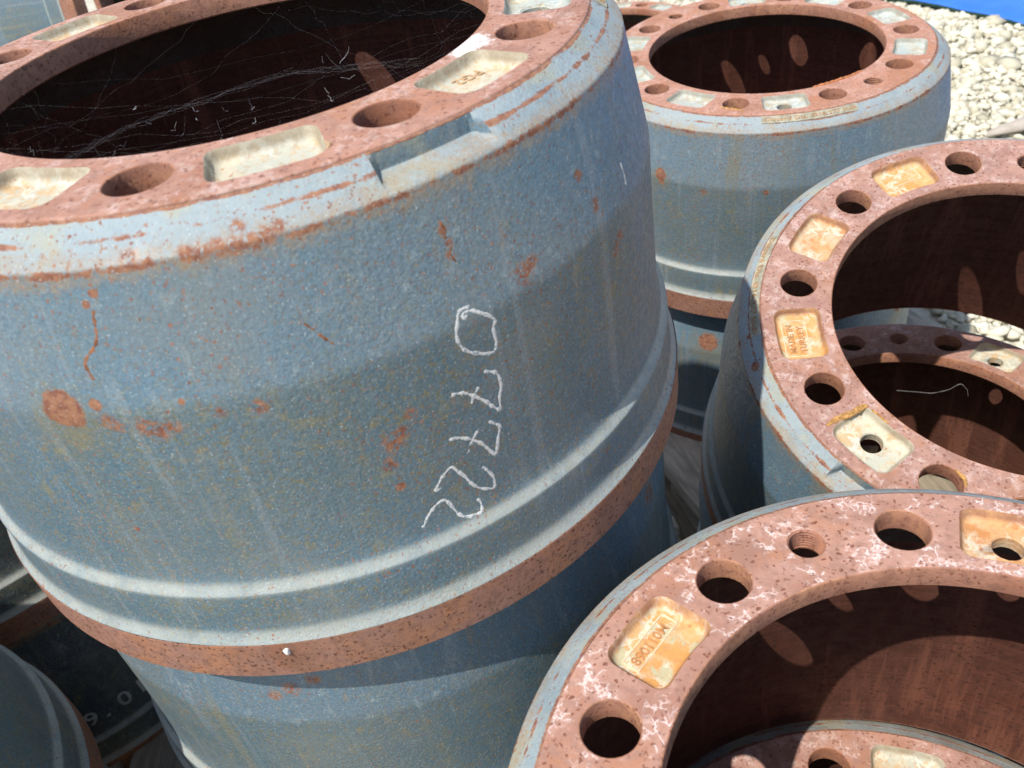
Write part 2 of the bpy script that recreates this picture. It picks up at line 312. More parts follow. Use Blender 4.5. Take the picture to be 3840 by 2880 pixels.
def mat_gravel(name, ground=False):
    t = NT(name)
    if ground:
        c = t.mix(t.ramp(t.noise(3, 5, 0.6), 0.35, 0.65), (0.64, 0.60, 0.48), (0.50, 0.46, 0.36))
        c = t.mix(t.ramp(t.voro(45, warp=(60, 0.02)), 0.25, 0.6, 0.5, 0.0), c, (0.78, 0.74, 0.64))
        t.bump(((t.voro(40, warp=(60, 0.02)), -0.9), (t.noise(160, 3), 0.5)), 0.012)
        return t.out(c, 0.95, 0.2)
    at = t.n.new("ShaderNodeAttribute"); at.attribute_name = "tint"
    c = t.mix(at.outputs["Fac"], (0.80, 0.76, 0.62), (0.46, 0.42, 0.30))
    c = t.mix(t.ramp(t.noise(90, 4, 0.6), 0.4, 0.7, 0, 0.5), c, (0.62, 0.57, 0.44))
    t.bump(((t.noise(220, 4, 0.6), 0.6),), 0.002); return t.out(c, 0.92, 0.2)
M_ground = mat_gravel("gravel_ground", True); M_stone = mat_gravel("limestone_gravel")

# ------------------------------------------------------------------ object helpers
def tag(o, label=None, cat=None, group=None, kind=None):
    if label: o["label"] = label
    if cat: o["category"] = cat
    if group: o["group"] = group
    if kind: o["kind"] = kind
    return o
def mesh_obj(name, verts, faces, mat, parent=None, smooth=False, link=True):
    me = bpy.data.meshes.new(name); me.from_pydata([tuple(map(float, v)) for v in verts], [], faces)
    me.materials.append(mat)
    if smooth:
        me.polygons.foreach_set("use_smooth", [True]*len(me.polygons))
        me.set_sharp_from_angle(angle=rad(smooth if smooth is not True else 32))
    me.update(); o = bpy.data.objects.new(name, me)
    if link: C.objects.link(o)
    if parent: o.parent = parent
    return o
def lathe(profile, segs, fn=None):
    """profile [(r,h)] in mm, h downward"""
    n = len(profile); pr = np.array(profile, float)
    th = np.linspace(0, 2*np.pi, segs, endpoint=False)
    R = np.repeat(pr[None, :, 0], segs, 0); H = np.repeat(pr[None, :, 1], segs, 0)
    if fn: R, H = fn(np.degrees(th)[:, None], R, H)
    V = np.stack([R*np.cos(th)[:, None], R*np.sin(th)[:, None], -H], -1).reshape(-1, 3)/1000
    F = []
    for i in range(segs):
        j = (i+1) % segs
        for k in range(n-1): F.append((i*n+k, i*n+k+1, j*n+k+1, j*n+k))
    return V, F

# ------------------------------------------------------------------ drum geometry
# profile of the outer shell: r,h in mm
raw = [(195.5, 1.0), (197.0, 1.6), (203.2, 5.9), (204.3, 6.6), (205.2, 7.4), (211.2, 12.6), (212.0, 13.4), (212.4, 14.2), (213.9, 24), (218.6, 50), (222.2, 70.5), (222.9, 74.5), (223.1, 78),
       (223.3, 120), (223.9, 165), (224.4, 177), (225.0, 180.6), (225.9, 183.6), (227.4, 186.2), (229.2, 187.9), (229.9, 188.7), (230.2, 190), (230.4, 205), (230.6, 211), (231.1, 215), (232.2, 218.4), (233.8, 220.9), (234.9, 222.0)]
hs = list(np.arange(1.0, 14.1, 0.5))+list(np.arange(15.0, 24.1, 1.5))
rh = np.array(raw)
prof = []
for h in sorted(set([round(x, 2) for x in hs]+[p[1] for p in raw])):
    prof.append((float(np.interp(h, rh[:, 1], rh[:, 0])), h))
RIM = [(234.9, 222.0), (235.15, 222.6), (235.2, 223.4), (235.2, 236), (235.2, 249.2), (234.5, 250.0), (220, 250.0), (205.4, 250.0), (203.8, 249.2), (203.4, 247.5)]
INNER = [(203.4, 247.5), (206, 215), (206, 150), (206, 100), (206, 62), (205, 52)]
INSH = [(205, 52), (203.5, 42), (200, 31), (194, 22), (187.5, 16.5), (187, 14.2)]
PROF_R = lambda h: float(np.interp(h, rh[:, 1], rh[:, 0]))

def shell_fn(notches):
    def fn(th, R, H):
        for (c, w) in notches:
            d = np.abs((th-c+180) % 360-180)
            m = np.clip((w-d)/0.9+0.5, 0, 1); m = m*m*(3-2*m)
            tgt = np.where(H < 9.2, 196.2+0.10*H, 197.1+(H-9.2)**2*1.9)
            tgt = np.minimum(R, tgt)
            R = R*(1-m)+tgt*m
        # castings are never perfectly round
        R = R+0.25*np.sin(np.radians(th*3+20))+0.18*np.sin(np.radians(th*7))
        return R, H
    return fn
SHAPES = {}
def flange_loops(types):
    L = []
    def circle(cx, cy, r, n): return [(cx+r*math.cos(2*math.pi*i/n), cy+r*math.sin(2*math.pi*i/n)) for i in range(n)]
    holes = []
    for k in range(10):
        a = rad(36*k); holes.append((167.5*math.cos(a), 167.5*math.sin(a), 14.2, 0.9, 28))
    pockets = []
    for k in range(10):
        ty = types[k]
        if ty == 'T':
            a = rad(36*k+18); holes.append((168*math.cos(a), 168*math.sin(a), 9.2, 1.1, 22))
        else: pockets.append((36*k+17.6 if ty == 'P' else 36*k+18.0, ty))
    under = list(holes)
    for k in range(10):
        if types[k] == 'PH': a = rad(36*k+18); under.append((166*math.cos(a), 166*math.sin(a), 8.0, 0.9, 26))
    flange_loops.under = under
    return holes, pockets
def rrect(w, d, cr, rc, th, inset):
    """rounded rectangle w (tangential) x d (radial) wrapped onto radius rc, centre angle th"""
    w2, d2 = w/2-inset, d/2-inset; c = max(cr-inset*0.7, 1.5); pts = []
    for sx, sy, a0 in ((1, 1, 0), (-1, 1, 90), (-1, -1, 180), (1, -1, 270)):
        for i in range(7):
            a = rad(a0+90*i/6); pts.append((sx*(w2-c)+c*math.cos(a), sy*(d2-c)+c*math.sin(a)))
        if sx*sy > 0 and sx > 0:
            for t in (0.33, 0.66): pts.append(((w2-c)*(1-2*t), d2))
        if (sx, sy) == (-1, -1):
            for t in (0.33, 0.66): pts.append((-(w2-c)*(1-2*t), -d2))
    out = []
    for s, q in pts:
        r = rc+q; a = rad(th)+s/(rc+q*0.8); out.append((r*math.cos(a), r*math.sin(a)))
    return out
def in_poly(pt, poly):
    x, y = pt; c = False; j = len(poly)-1
    for i in range(len(poly)):
        xi, yi = poly[i]; xj, yj = poly[j]
        if (yi > y) != (yj > y) and x < (xj-xi)*(y-yi)/(yj-yi)+xi: c = not c
        j = i
    return c
def cdt(loops, outer_r=None, inner_r=None, holes=(), polys=()):
    vs = []; es = []
    for lp in loops:
        b = len(vs); vs += [Vector(p) for p in lp]; es += [(b+i, b+(i+1) % len(lp)) for i in range(len(lp))]
    v, e, f, *_ = delaunay_2d_cdt(vs, es, [], 1 if outer_r is None else 0, 1e-4)
    out = []
    for t in f:
        cx = sum(v[i].x for i in t)/len(t); cy = sum(v[i].y for i in t)/len(t); r = math.hypot(cx, cy)
        if outer_r and r > outer_r: continue
        if inner_r and r < inner_r: continue
        if any(math.hypot(cx-h[0], cy-h[1]) < h[2] for h in holes): continue
        if any(in_poly((cx, cy), p) for p in polys): continue
        out.append(tuple(t))
    return [(a.x, a.y) for a in v], out
PW, PD, PRC = 49.0, 36.0, 167.8
TYPES = ['P', 'P', 'PH', 'T', 'P', 'P', 'P', 'PH', 'T', 'P']
def build_flange(mat, matb):
    holes, pockets = flange_loops(TYPES)
    N = 240
    def ring(r, n=N): return [(r*math.cos(2*math.pi*i/n), r*math.sin(2*math.pi*i/n)) for i in range(n)]
    polys = [rrect(PW, PD, 7.5, PRC, a, 0) for a, ty in pockets]
    hl = [[(cx+(r+ch)*math.cos(2*math.pi*i/n*1.0), cy+(r+ch)*math.sin(2*math.pi*i/n)) for i in range(n)] for cx, cy, r, ch, n in holes]
    loops = [ring(194.7), ring(141.6)]+hl+polys
    v, f = cdt(loops, 194.6, 141.65, [(h[0], h[1], h[2]+h[3]-0.25) for h in holes], polys)
    V = [(x/1000, y/1000, 0) for x, y in v]; F = []
    for t in f:
        a, b, c = (V[i] for i in t[:3])
        s = (b[0]-a[0])*(c[1]-a[1])-(b[1]-a[1])*(c[0]-a[0]); F.append(t if s > 0 else t[::-1])
    # underside
    loops2 = [ring(187), ring(141.6)]+[[(cx+r*math.cos(2*math.pi*i/n), cy+r*math.sin(2*math.pi*i/n)) for i in range(n)] for cx, cy, r, ch, n in flange_loops.under]
    v2, f2 = cdt(loops2, 186.9, 141.65, [(h[0], h[1], h[2]-0.2) for h in flange_loops.under])
    b = len(V); V += [(x/1000, y/1000, -0.0142) for x, y in v2]
    for t in f2:
        a_, b_, c_ = (V[b+i] for i in t[:3])
        s = (b_[0]-a_[0])*(c_[1]-a_[1])-(b_[1]-a_[1])*(c_[0]-a_[0]); F.append(tuple(b+i for i in (t if s < 0 else t[::-1])))
    def tube(pts_list, closed=True):           # pts_list: rings of equal length
        nonlocal V, F
        n = len(pts_list[0]); b = len(V)
        for ring_ in pts_list: V += ring_
        for k in range(len(pts_list)-1):
            for i in range(n):
                j = (i+1) % n; F.append((b+k*n+i, b+k*n+j, b+(k+1)*n+j, b+(k+1)*n+i))
    # outer edge chamfer
    tube([[(x/1000*r/194.7, y/1000*r/194.7, -h/1000) for x, y in ring(194.7)] for r, h in ((194.7, 0), (195.2, 0.3), (195.5, 1.0))])
    nf_main = len(F)
    # bore wall
    tube([[(x/1000*r/141.6, y/1000*r/141.6, -h/1000) for x, y in ring(141.6)] for r, h in ((141.6, 0), (141.0, 0.25), (140.6, 0.9), (140.6, 13.2), (141.6, 14.2))][::1])
    for idx, (cx, cy, r, ch, n) in enumerate(holes):
        if r > 12: pr = [(r+ch, 0), (r+ch*0.35, 0.25), (r, 0.9), (r, 14.2)]
        else:                                   # tapped hole: thread grooves
            pr = [(r+ch, 0), (r, 1.2)]; h = 1.2
            while h < 12.2: pr += [(r+1.15, h+1.0), (r, h+2.0)]; h += 2.0
            pr.append((r, 14.2))
        tube([[((cx+rr*math.cos(2*math.pi*i/n))/1000, (cy+rr*math.sin(2*math.pi*i/n))/1000, -h/1000) for i in range(n)] for rr, h in pr])
    me_v, me_f = V, F
    me = bpy.data.meshes.new("mounting_flange"); me.from_pydata(me_v, [], me_f); me.materials.append(mat); me.materials.append(matb)
    mi = np.zeros(len(F), int); mi[nf_main:] = 1; me.polygons.foreach_set("material_index", mi)
    me.polygons.foreach_set("use_smooth", [True]*len(F)); me.set_sharp_from_angle(angle=rad(35)); me.update()
    return me, pockets
def build_pocket(ty, w=PW, d=PD):
    """pocket recess at angle 0; mesh in drum space"""
    prf = [(0, 0), (0.5, 0.4), (1.3, 2.6), (2.3, 4.6), (3.7, 5.8), (5.6, 6.2)]
    rings = [[(x/1000, y/1000, -h/1000) for x, y in rrect(w, d, 7.5, PRC, 0, i)] for i, h in prf]
    n = len(rings[0]); V = [p for r in rings for p in r]; F = []
    for k in range(len(rings)-1):
        for i in range(n):
            j = (i+1) % n; F.append((k*n+i, k*n+j, (k+1)*n+j, (k+1)*n+i))
    last = rrect(w, d, 7.5, PRC, 0, 5.6)
    if ty == 'PH':
        hx, hy, hr, m = 166.0, 0.0, 8.0, 26
        hl = [(hx+(hr+0.9)*math.cos(2*math.pi*i/m), hy+(hr+0.9)*math.sin(2*math.pi*i/m)) for i in range(m)]
        v, f = cdt([last, hl]); b = len(V); V += [(x/1000, y/1000, -0.0062) for x, y in v]
        for t in f:
            cx = sum(v[i][0] for i in t)/len(t); cy = sum(v[i][1] for i in t)/len(t)
            if math.hypot(cx-hx, cy-hy) < hr+0.7: continue
            F.append(tuple(b+i for i in t))
        b = len(V); pr = [(hr+0.9, 6.2), (hr, 7.1), (hr, 14.3)]
        for r, h in pr: V += [((hx+r*math.cos(2*math.pi*i/m))/1000, r*math.sin(2*math.pi*i/m)/1000, -h/1000) for i in range(m)]
        for k in range(2):
            for i in range(m):
                j = (i+1) % m; F.append((b+k*m+i, b+k*m+j, b+(k+1)*m+j, b+(k+1)*m+i))
    else:
        b = (len(rings)-1)*n; F.append(tuple(b+i for i in range(n)))
    me = bpy.data.meshes.new("casting_pocket"); me.from_pydata(V, [], F)
    bm = bmesh.new(); bm.from_mesh(me); bmesh.ops.remove_doubles(bm, verts=bm.verts, dist=2e-5)
    bmesh.ops.recalc_face_normals(bm, faces=bm.faces); bm.to_mesh(me); bm.free()
    if me.polygons and sum(p.normal.z*p.area for p in me.polygons) < 0: me.flip_normals()
    me.polygons.foreach_set("use_smooth", [True]*len(me.polygons)); me.set_sharp_from_angle(angle=rad(40))
    return me
POCKET_ME = {}
def pocket_mesh(ty, mat):
    k = (ty, mat.name)
    if k not in POCKET_ME:
        me = build_pocket(ty); me.materials.append(mat); POCKET_ME[k] = me
    return POCKET_ME[k]
FL = {}
def text_geo(s, size, extrude, spacing=1.0):
    cu = bpy.data.curves.new("lettering", 'FONT'); cu.body = s; cu.size = size; cu.extrude = extrude; cu.resolution_u = 3
    cu.space_character = spacing; cu.offset = size*0.012
    o = bpy.data.objects.new("lettering", cu); C.objects.link(o)
    dg = bpy.context.evaluated_depsgraph_get(); me = o.evaluated_get(dg).to_mesh()
    V = np.zeros(len(me.vertices)*3); me.vertices.foreach_get("co", V); V = V.reshape(-1, 3)
    F = [tuple(p.vertices) for p in me.polygons]
    o.evaluated_get(dg).to_mesh_clear(); bpy.data.objects.remove(o); bpy.data.curves.remove(cu)
    return V, F
def empty(name, M, label, group=None):
    e = bpy.data.objects.new(name, None); C.objects.link(e); e.matrix_world = M; e.empty_display_size = 0.05
    return tag(e, label, "brake drum", group or "stacked rusty brake drums")
def pose(x, y, z, tx=0, ty=0, ph=0):
    """x,y,z = centre of the flange face in mm, z relative to the camera height"""
    return Matrix.Translation(Vector((x/1000, y/1000, z/1000+GZ))) @ Matrix.Rotation(rad(tx), 4, 'X') @ Matrix.Rotation(rad(ty), 4, 'Y') @ Matrix.Rotation(rad(ph), 4, 'Z')
SHELL = {}
def make_drum(M, label, cast=None, flange=None, notches=(), segs=300, pockets=None, default_pk=None, lab=None):
    cast = cast or M_cast; flange = flange or M_flange; default_pk = default_pk or M_pk_mixed
    root = empty("brake_drum", M, label)
    key = (cast.name, tuple(notches), segs)
    if key not in SHELL:
        V, F = lathe(prof, segs, shell_fn(notches)); o = mesh_obj("drum_shell", V, F, cast, root, smooth=24); SHELL[key] = o.data
    else: o = bpy.data.objects.new("drum_shell", SHELL[key]); C.objects.link(o); o.parent = root
    shell = o
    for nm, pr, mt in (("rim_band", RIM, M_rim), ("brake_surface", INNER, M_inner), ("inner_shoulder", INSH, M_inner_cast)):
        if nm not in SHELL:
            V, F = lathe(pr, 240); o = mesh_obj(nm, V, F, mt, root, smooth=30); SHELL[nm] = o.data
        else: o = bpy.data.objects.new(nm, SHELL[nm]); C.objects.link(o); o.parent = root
    if flange.name not in FL: FL[flange.name] = build_flange(flange, M_bore)
    me, pks = FL[flange.name]
    o = bpy.data.objects.new("mounting_flange", me); C.objects.link(o); o.parent = root
    P = {}
    for a, ty in pks:
        g = int(a//36); mt = (pockets or {}).get(g, default_pk)
        po = bpy.data.objects.new("casting_pocket", pocket_mesh(ty, mt)); C.objects.link(po); po.parent = root
        po.rotation_euler = (0, 0, rad(a)); P[g] = po
    if lab is not None: label_band(root, *lab)
    return root, shell, P
def cone_pt(th, s):
    """point on the first chamfer: s = mm up the slope from its lower edge; returns position and normal"""
    t = s/8.2; r = 203.8+(196.4-203.8)*t; h = 6.3+(1.3-6.3)*t
    a = rad(th); n = Vector((0.56*math.cos(a), 0.56*math.sin(a), 0.83))
    return Vector((r*math.cos(a), r*math.sin(a), -h)), n
def label_band(root, th0, th1):
    V = []; F = []; n = 40; prf = [(-0.2, 0.05), (0.2, 0.7), (7.6, 0.7), (8.1, 0.05)]
    for i in range(n+1):
        th = th0+(th1-th0)*i/n
        for s, o_ in prf:
            p, nn = cone_pt(th, s); V.append((p+nn*(o_ if 0 < i < n else 0.05))/1000)
    for i in range(n):
        for k in range(3): F.append((i*4+k, (i+1)*4+k, (i+1)*4+k+1, i*4+k+1))
    band = mesh_obj("label_band", V, F, M_label, root, smooth=30)
    tv, tf = text_geo("Discard Dia. \u00d816.277 Inch", 6.0, 0.25, 1.05)
    w = tv[:, 0].max(); arc = (th1-th0)*rad(1)*200-6; sc = arc/w
    V = []
    for x, y, z in tv:
        p, nn = cone_pt(th0+math.degrees((3+x*sc)/200), 1.9+y*1.0); V.append((p+nn*(0.9+z))/1000)
    mesh_obj("raised_lettering", V, tf, M_letter, band)
def pocket_text(po, lines, size, origin, frame=None, angle=0, mat=None, nm='raised_lettering'):
    """embossed text lying in a pocket: x runs clockwise round the drum, y outward. origin (x,y) mm from the pocket centre"""
    V = []; F = []
    for i, ln in enumerate(lines):
        tv, tf = text_geo(ln, size, 0.35, 1.0); b = len(V)
        for x, y, z in tv: V.append((origin[0]+x, origin[1]+y-i*size*1.15, z+0.3))
        F += [tuple(b+k for k in f) for f in tf]
    if frame:
        x0, y0, x1, y1 = frame; w = 0.9
        for (a, b_, c, d) in ((x0, y0, x1, y0+w), (x0, y1-w, x1, y1), (x0, y0+w, x0+w, y1-w), (x1-w, y0+w, x1, y1-w)):
            k = len(V)
            V += [(a, b_, 0), (c, b_, 0), (c, d, 0), (a, d, 0), (a+.2, b_+.2, .7), (c-.2, b_+.2, .7), (c-.2, d-.2, .7), (a+.2, d-.2, .7)]
            F += [(k, k+1, k+5, k+4), (k+1, k+2, k+6, k+5), (k+2, k+3, k+7, k+6), (k+3, k, k+4, k+7), (k+4, k+5, k+6, k+7)]
    ca, sa = math.cos(rad(angle)), math.sin(rad(angle)); W = []
    for x, y, z in V:
        x, y = x*ca-y*sa, x*sa+y*ca
        W.append(((PRC+y)/1000, -x/1000, (-6.2+z)/1000))
    return mesh_obj(nm, W, F, mat or M_letter_pk, po)

# ------------------------------------------------------------------ ground
def plane_obj(name, pts, z, mat): return mesh_obj(name, [(x, y, z) for x, y in pts], [tuple(range(len(pts)))], mat)
tag(plane_obj("gravel_ground", [(-60, -40), (60, -40), (60, 120), (-60, 120)], 0, M_ground), kind="structure")

def project(P):
    Mw = np.array(cam.matrix_world); q = (P-Mw[:3, 3])@Mw[:3, :3]
    f = 3170.3; return 1920+f*q[:, 0]/-q[:, 2], 1440-f*q[:, 1]/-q[:, 2], -q[:, 2]
def gravel(n_try=150000):
    bm = bmesh.new(); bmesh.ops.create_icosphere(bm, subdivisions=1, radius=1.0)
    bv = np.array([v.co[:] for v in bm.verts]); bf = np.array([[v.index for v in f.verts] for f in bm.faces]); bm.free()
    # places the camera can see, with a margin for a step to the side
    P = np.stack([rng.uniform(-0.4, 3.4, n_try), rng.uniform(0.2, 5.2, n_try), np.zeros(n_try)], 1)
    u, v, d = project(P)
    keep = (u > 2150) & (u < 4900) & (v > -500) & (v < 2300)
    near = (P[:, 0] < 0.8) & (P[:, 1] < 1.35) & ~((u > 2350) & (u < 2800))   # hidden under the pallets
    tl = (P[:, 0]-1.522)*0.9054+(P[:, 1]-2.850)*0.4246      # keep the tarpaulin clear
    P = P[keep & ~near & (P[:, 1] < 4.4) & (tl < 0.0)]
    n = len(P)
    s = 0.0042+0.0085*rng.random(n)**2.0+0.010*(rng.random(n) < 0.05)
    base = bv[None]*(1+0.28*rng.standard_normal((n, len(bv), 1)).clip(-1.5, 1.5))
    sc = s[:, None]*np.stack([1.15+0.5*rng.random(n), 0.85+0.3*rng.random(n), 0.55+0.3*rng.random(n)], 1)
    base = base*sc[:, None, :]
    a = rng.uniform(0, 6.28, n); ca, sa = np.cos(a), np.sin(a); t = rng.uniform(-0.5, 0.5, n); ct, st_ = np.cos(t), np.sin(t)
    x, y, z = base[..., 0], base[..., 1], base[..., 2]
    y, z = y*ct[:, None]-z*st_[:, None], y*st_[:, None]+z*ct[:, None]
    x, y = x*ca[:, None]-y*sa[:, None], x*sa[:, None]+y*ca[:, None]
    V = np.stack([x+P[:, 0:1], y+P[:, 1:2], z+(s*0.30+0.010*rng.random(n))[:, None]], -1).reshape(-1, 3)
    F = (bf[None]+np.arange(n)[:, None, None]*len(bv)).reshape(-1, 3)
    me = bpy.data.meshes.new("gravel"); me.vertices.add(len(V)); me.vertices.foreach_set("co", V.ravel())
    me.loops.add(F.size); me.loops.foreach_set("vertex_index", F.ravel().astype(np.int32))
    me.polygons.add(len(F)); me.polygons.foreach_set("loop_start", np.arange(0, F.size, 3, dtype=np.int32))
    me.polygons.foreach_set("loop_total", np.full(len(F), 3, dtype=np.int32)); me.update(calc_edges=True)
    at = me.attributes.new("tint", 'FLOAT', 'POINT'); at.data.foreach_set("value", np.repeat(rng.random(n)**1.7, len(bv)))
    me.materials.append(M_stone); o = bpy.data.objects.new("gravel", me); C.objects.link(o)
    tag(o, kind="stuff"); o["label"] = "pale crushed limestone gravel covering the yard"; o["category"] = "gravel"
    return n
print("stones", gravel())

# ------------------------------------------------------------------ pallets
def board(name, parent, L, W, T, mat, loc, warp=0.0):
    bm = bmesh.new(); bmesh.ops.create_cube(bm, size=1)
    for v in bm.verts: v.co = Vector((v.co.x*W, v.co.y*L, v.co.z*T))
    bmesh.ops.bevel(bm, geom=bm.edges[:], offset=0.0018, segments=1, affect='EDGES')
    me = bpy.data.meshes.new(name); bm.to_mesh(me); bm.free(); me.materials.append(mat)
    o = bpy.data.objects.new(name, me); C.objects.link(o); o.parent = parent; o.location = loc
    o.rotation_euler = (0, 0, warp); return o
def pallet(x, y, ang, L, W, label, mat=None):
    """x,y: near-left corner of the deck in metres, long side along the rotated +Y"""
    mat = mat or M_wood
    top = GZ-0.871; e = bpy.data.objects.new("wooden_pallet", None); C.objects.link(e); e.empty_display_size = 0.1
    e.location = (x, y, 0); e.rotation_euler = (0, 0, rad(ang)); tag(e, label, "pallet", "wooden pallets under the drums")
    ws = [0.215, 0.12, 0.145, 0.12, 0.145, 0.12] if W > 0.8 else [0.215, 0.13, 0.13]; gaps = (W-sum(ws))/(len(ws)-1); px = 0
    for i, w in enumerate(ws):
        board("deck_board", e, L, w, 0.022, mat, (px+w/2, L/2, top-0.011), random.uniform(-.002, .002)); px += w+gaps
    for yy in (0.05, L/2, L-0.05): board("cross_board", e, 0.1, W, 0.022, M_wood_dk, (W/2, yy, top-0.0335))
    for yy in (0.05, L/2, L-0.05):
        for xx in (0.06, W/2, W-0.06): board("spacer_block", e, 0.1, 0.1, 0.072, M_wood_dk, (xx, yy, top-0.081))
    for xx in (0.06, W/2, W-0.06): board("bottom_board", e, L, 0.1, 0.022, M_wood_dk, (xx, L/2, 0.0135))
    return e
dirx, diry = -0.263, 0.965
pa = math.degrees(math.atan2(-dirx, diry))
pallet(0.2215, 0.722, pa, 0.90, 0.52, "weathered wooden pallet carrying the top right drum stack")
def timber(x, y, ang, L, label):
    e = bpy.data.objects.new("timber_beam", None); C.objects.link(e); e.location = (x, y, 0); e.rotation_euler = (0, 0, rad(ang)); tag(e, label, "timber")
    board("beam", e, L, 0.12, 0.096, M_wood_dk, (0, 0, 0.048))
timber(0.30, 0.56, 8, 0.52, "squared timber under the left side of the tilted drum stack")
timber(0.55, 0.56, 5, 0.52, "squared timber under the right side of the tilted drum stack")
pallet(-0.86, 0.02, 0, 1.1, 0.92, "wooden pallet under the tall central drum stack", M_wood_dk)
pallet(-0.12, -0.42, 0, 0.74, 0.86, "wooden pallet under the nearest drum stack at bottom right", M_wood_dk)

# ------------------------------------------------------------------ the drums
INC = 244.0
def below(M, k=1, dph=0): return M @ Matrix.Translation(Vector((0, 0, -INC*k/1000))) @ Matrix.Rotation(rad(dph), 4, 'Z')
# A : the big foreground drum
MA = pose(-116.2, 496.9, -131.1, -0.35, -0.14, 264.34)
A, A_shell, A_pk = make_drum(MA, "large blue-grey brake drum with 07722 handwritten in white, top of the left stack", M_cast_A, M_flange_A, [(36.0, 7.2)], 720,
    pockets={0: M_pk_pale, 1: M_pk_pale, 2: M_pk_blue, 9: M_pk_pale, 5: M_pk_orange}, default_pk=M_pk_pale, lab=(85.7, 117))
make_drum(below(MA, 1, 47), "blue-grey brake drum in the shadow directly under the drum marked 07722", M_cast, notches=[(200, 7)])
make_drum(below(MA, 2, 151), "bottom brake drum of the left stack resting on the pallet", M_cast, notches=[(200, 7)])
# B
MB_ = pose(383.1, 1040.8, -385.3, 1.9, -0.3, 168.61)
B, B_sh, B_pk = make_drum(MB_, "brake drum with complete open ring at the top right, gravel behind it", M_cast_B, M_flange_far, [(250, 7)], 420, default_pk=M_pk_blue, lab=(81.6, 111.2))
make_drum(below(MB_, 1, 20), "dark lower brake drum on the pallet beneath the top right drum", M_cast_B2, M_flange_far)
# C
MC = pose(394.8, 486.0, -419.2, 16.1, -3.0, 117.24)
Cd, C_sh, C_pk = make_drum(MC, "tilted brake drum at the right edge with MADE IN TURKEY cast in a pocket", M_cast_C, M_flange, [(96.5, 7.0)], 720,
    pockets={9: M_pk_orange, 0: M_pk_mixed, 1: M_pk_orange, 2: M_pk_pale}, default_pk=M_pk_mixed, lab=(21.0, 52.6))
MC2 = pose(403, 598, -657, 0.6, -2.0, 304.5)
make_drum(MC2, "brake drum seen through the opening of the tilted drum at right", M_cast, M_flange, default_pk=M_pk_pale)
# D
MD = pose(162.7, 118.7, -373.5, -2.21, 0.28, -29.02)
Dd, D_sh, D_pk = make_drum(MD, "nearest brake drum at the bottom right with white-veined rusty flange", M_cast_C, M_flange_D, [(280, 7)], 480,
    pockets={4: M_pk_orange, 2: M_pk_mixed}, default_pk=M_pk_mixed)
make_drum(pose(156.0, 105, -617.5, -1.0, 0, 336), "brake drum seen at the bottom inside the nearest right drum", M_cast_brown, M_flange, default_pk=M_pk_pale)
# E, F : left-hand stacks, only their lower flanks are in the frame
ME = pose(-581, 263, -353, 0, 0, 77)
make_drum(ME, "upper brake drum in the bottom left corner, its grey flank sunlit", M_cast, notches=[(200, 7)])
make_drum(below(ME, 1, 33), "lower brake drum of the bottom left corner stack", M_cast)
MF = pose(-630, 752, -398, 0, 0, 210)
make_drum(MF, "shaded brake drum at the left edge behind the drum marked 07722", M_cast_shade, notches=[(200, 7)])
F2, F2_sh, _ = make_drum(pose(-615, 742, -642, 0, 0, 290), "shaded brake drum with dim white number low at the left", M_cast_shade)
# H : single drum behind B
make_drum(pose(355.6, 1935, -619, 0, 0, 15), "distant brake drum behind the top right drum, only its ring showing", M_cast_B, M_flange_far, default_pk=M_pk_blue)
# G : lying on its side on a far stack
make_drum(pose(-690, 1872, -621, 0, 0, 10), "standing brake drum supporting the one lying on its side at far left", M_cast)
ax = Vector((0.9498, -0.3064, 0.0511)).normalized()     # from flange to open end
Rg = (-ax).to_track_quat('Z', 'Y').to_matrix().to_4x4()
MG = Matrix.Translation(Vector((-0.785, 1.900, GZ-0.386))) @ Rg
make_drum(MG, "brake drum lying on its side at the top left corner", M_cast)
pallet(-1.15, 1.40, 0, 1.0, 0.92, "wooden pallet far behind at the left, mostly hidden", M_wood_dk)

# embossed writing in the pockets
pocket_text(C_pk[1], ["MADE IN", "TURKEY"], 7.0, (-15.0, 3.6))
pocket_text(C_pk[1], [], 7.0, (0, 0), frame=(-18.5, -7.2, 17.0, 12.0), mat=M_frame_pk, nm="raised_frame")
pocket_text(D_pk[4], ["890110M"], 7.6, (-15.6, 1.6))
pocket_text(D_pk[4], [], 7.0, (0, 0), frame=(-18.4, -0.6, 18.2, 9.8), mat=M_frame_pk, nm="raised_frame")
pocket_text(C_pk[9], [], 5, (0, 0), frame=(-17, -4, 16, 9), mat=M_frame_pk, nm="raised_frame")
pocket_text(A_pk[1], ["PG2"], 9.5, (-12, -12), angle=-8, mat=M_letter_soft)

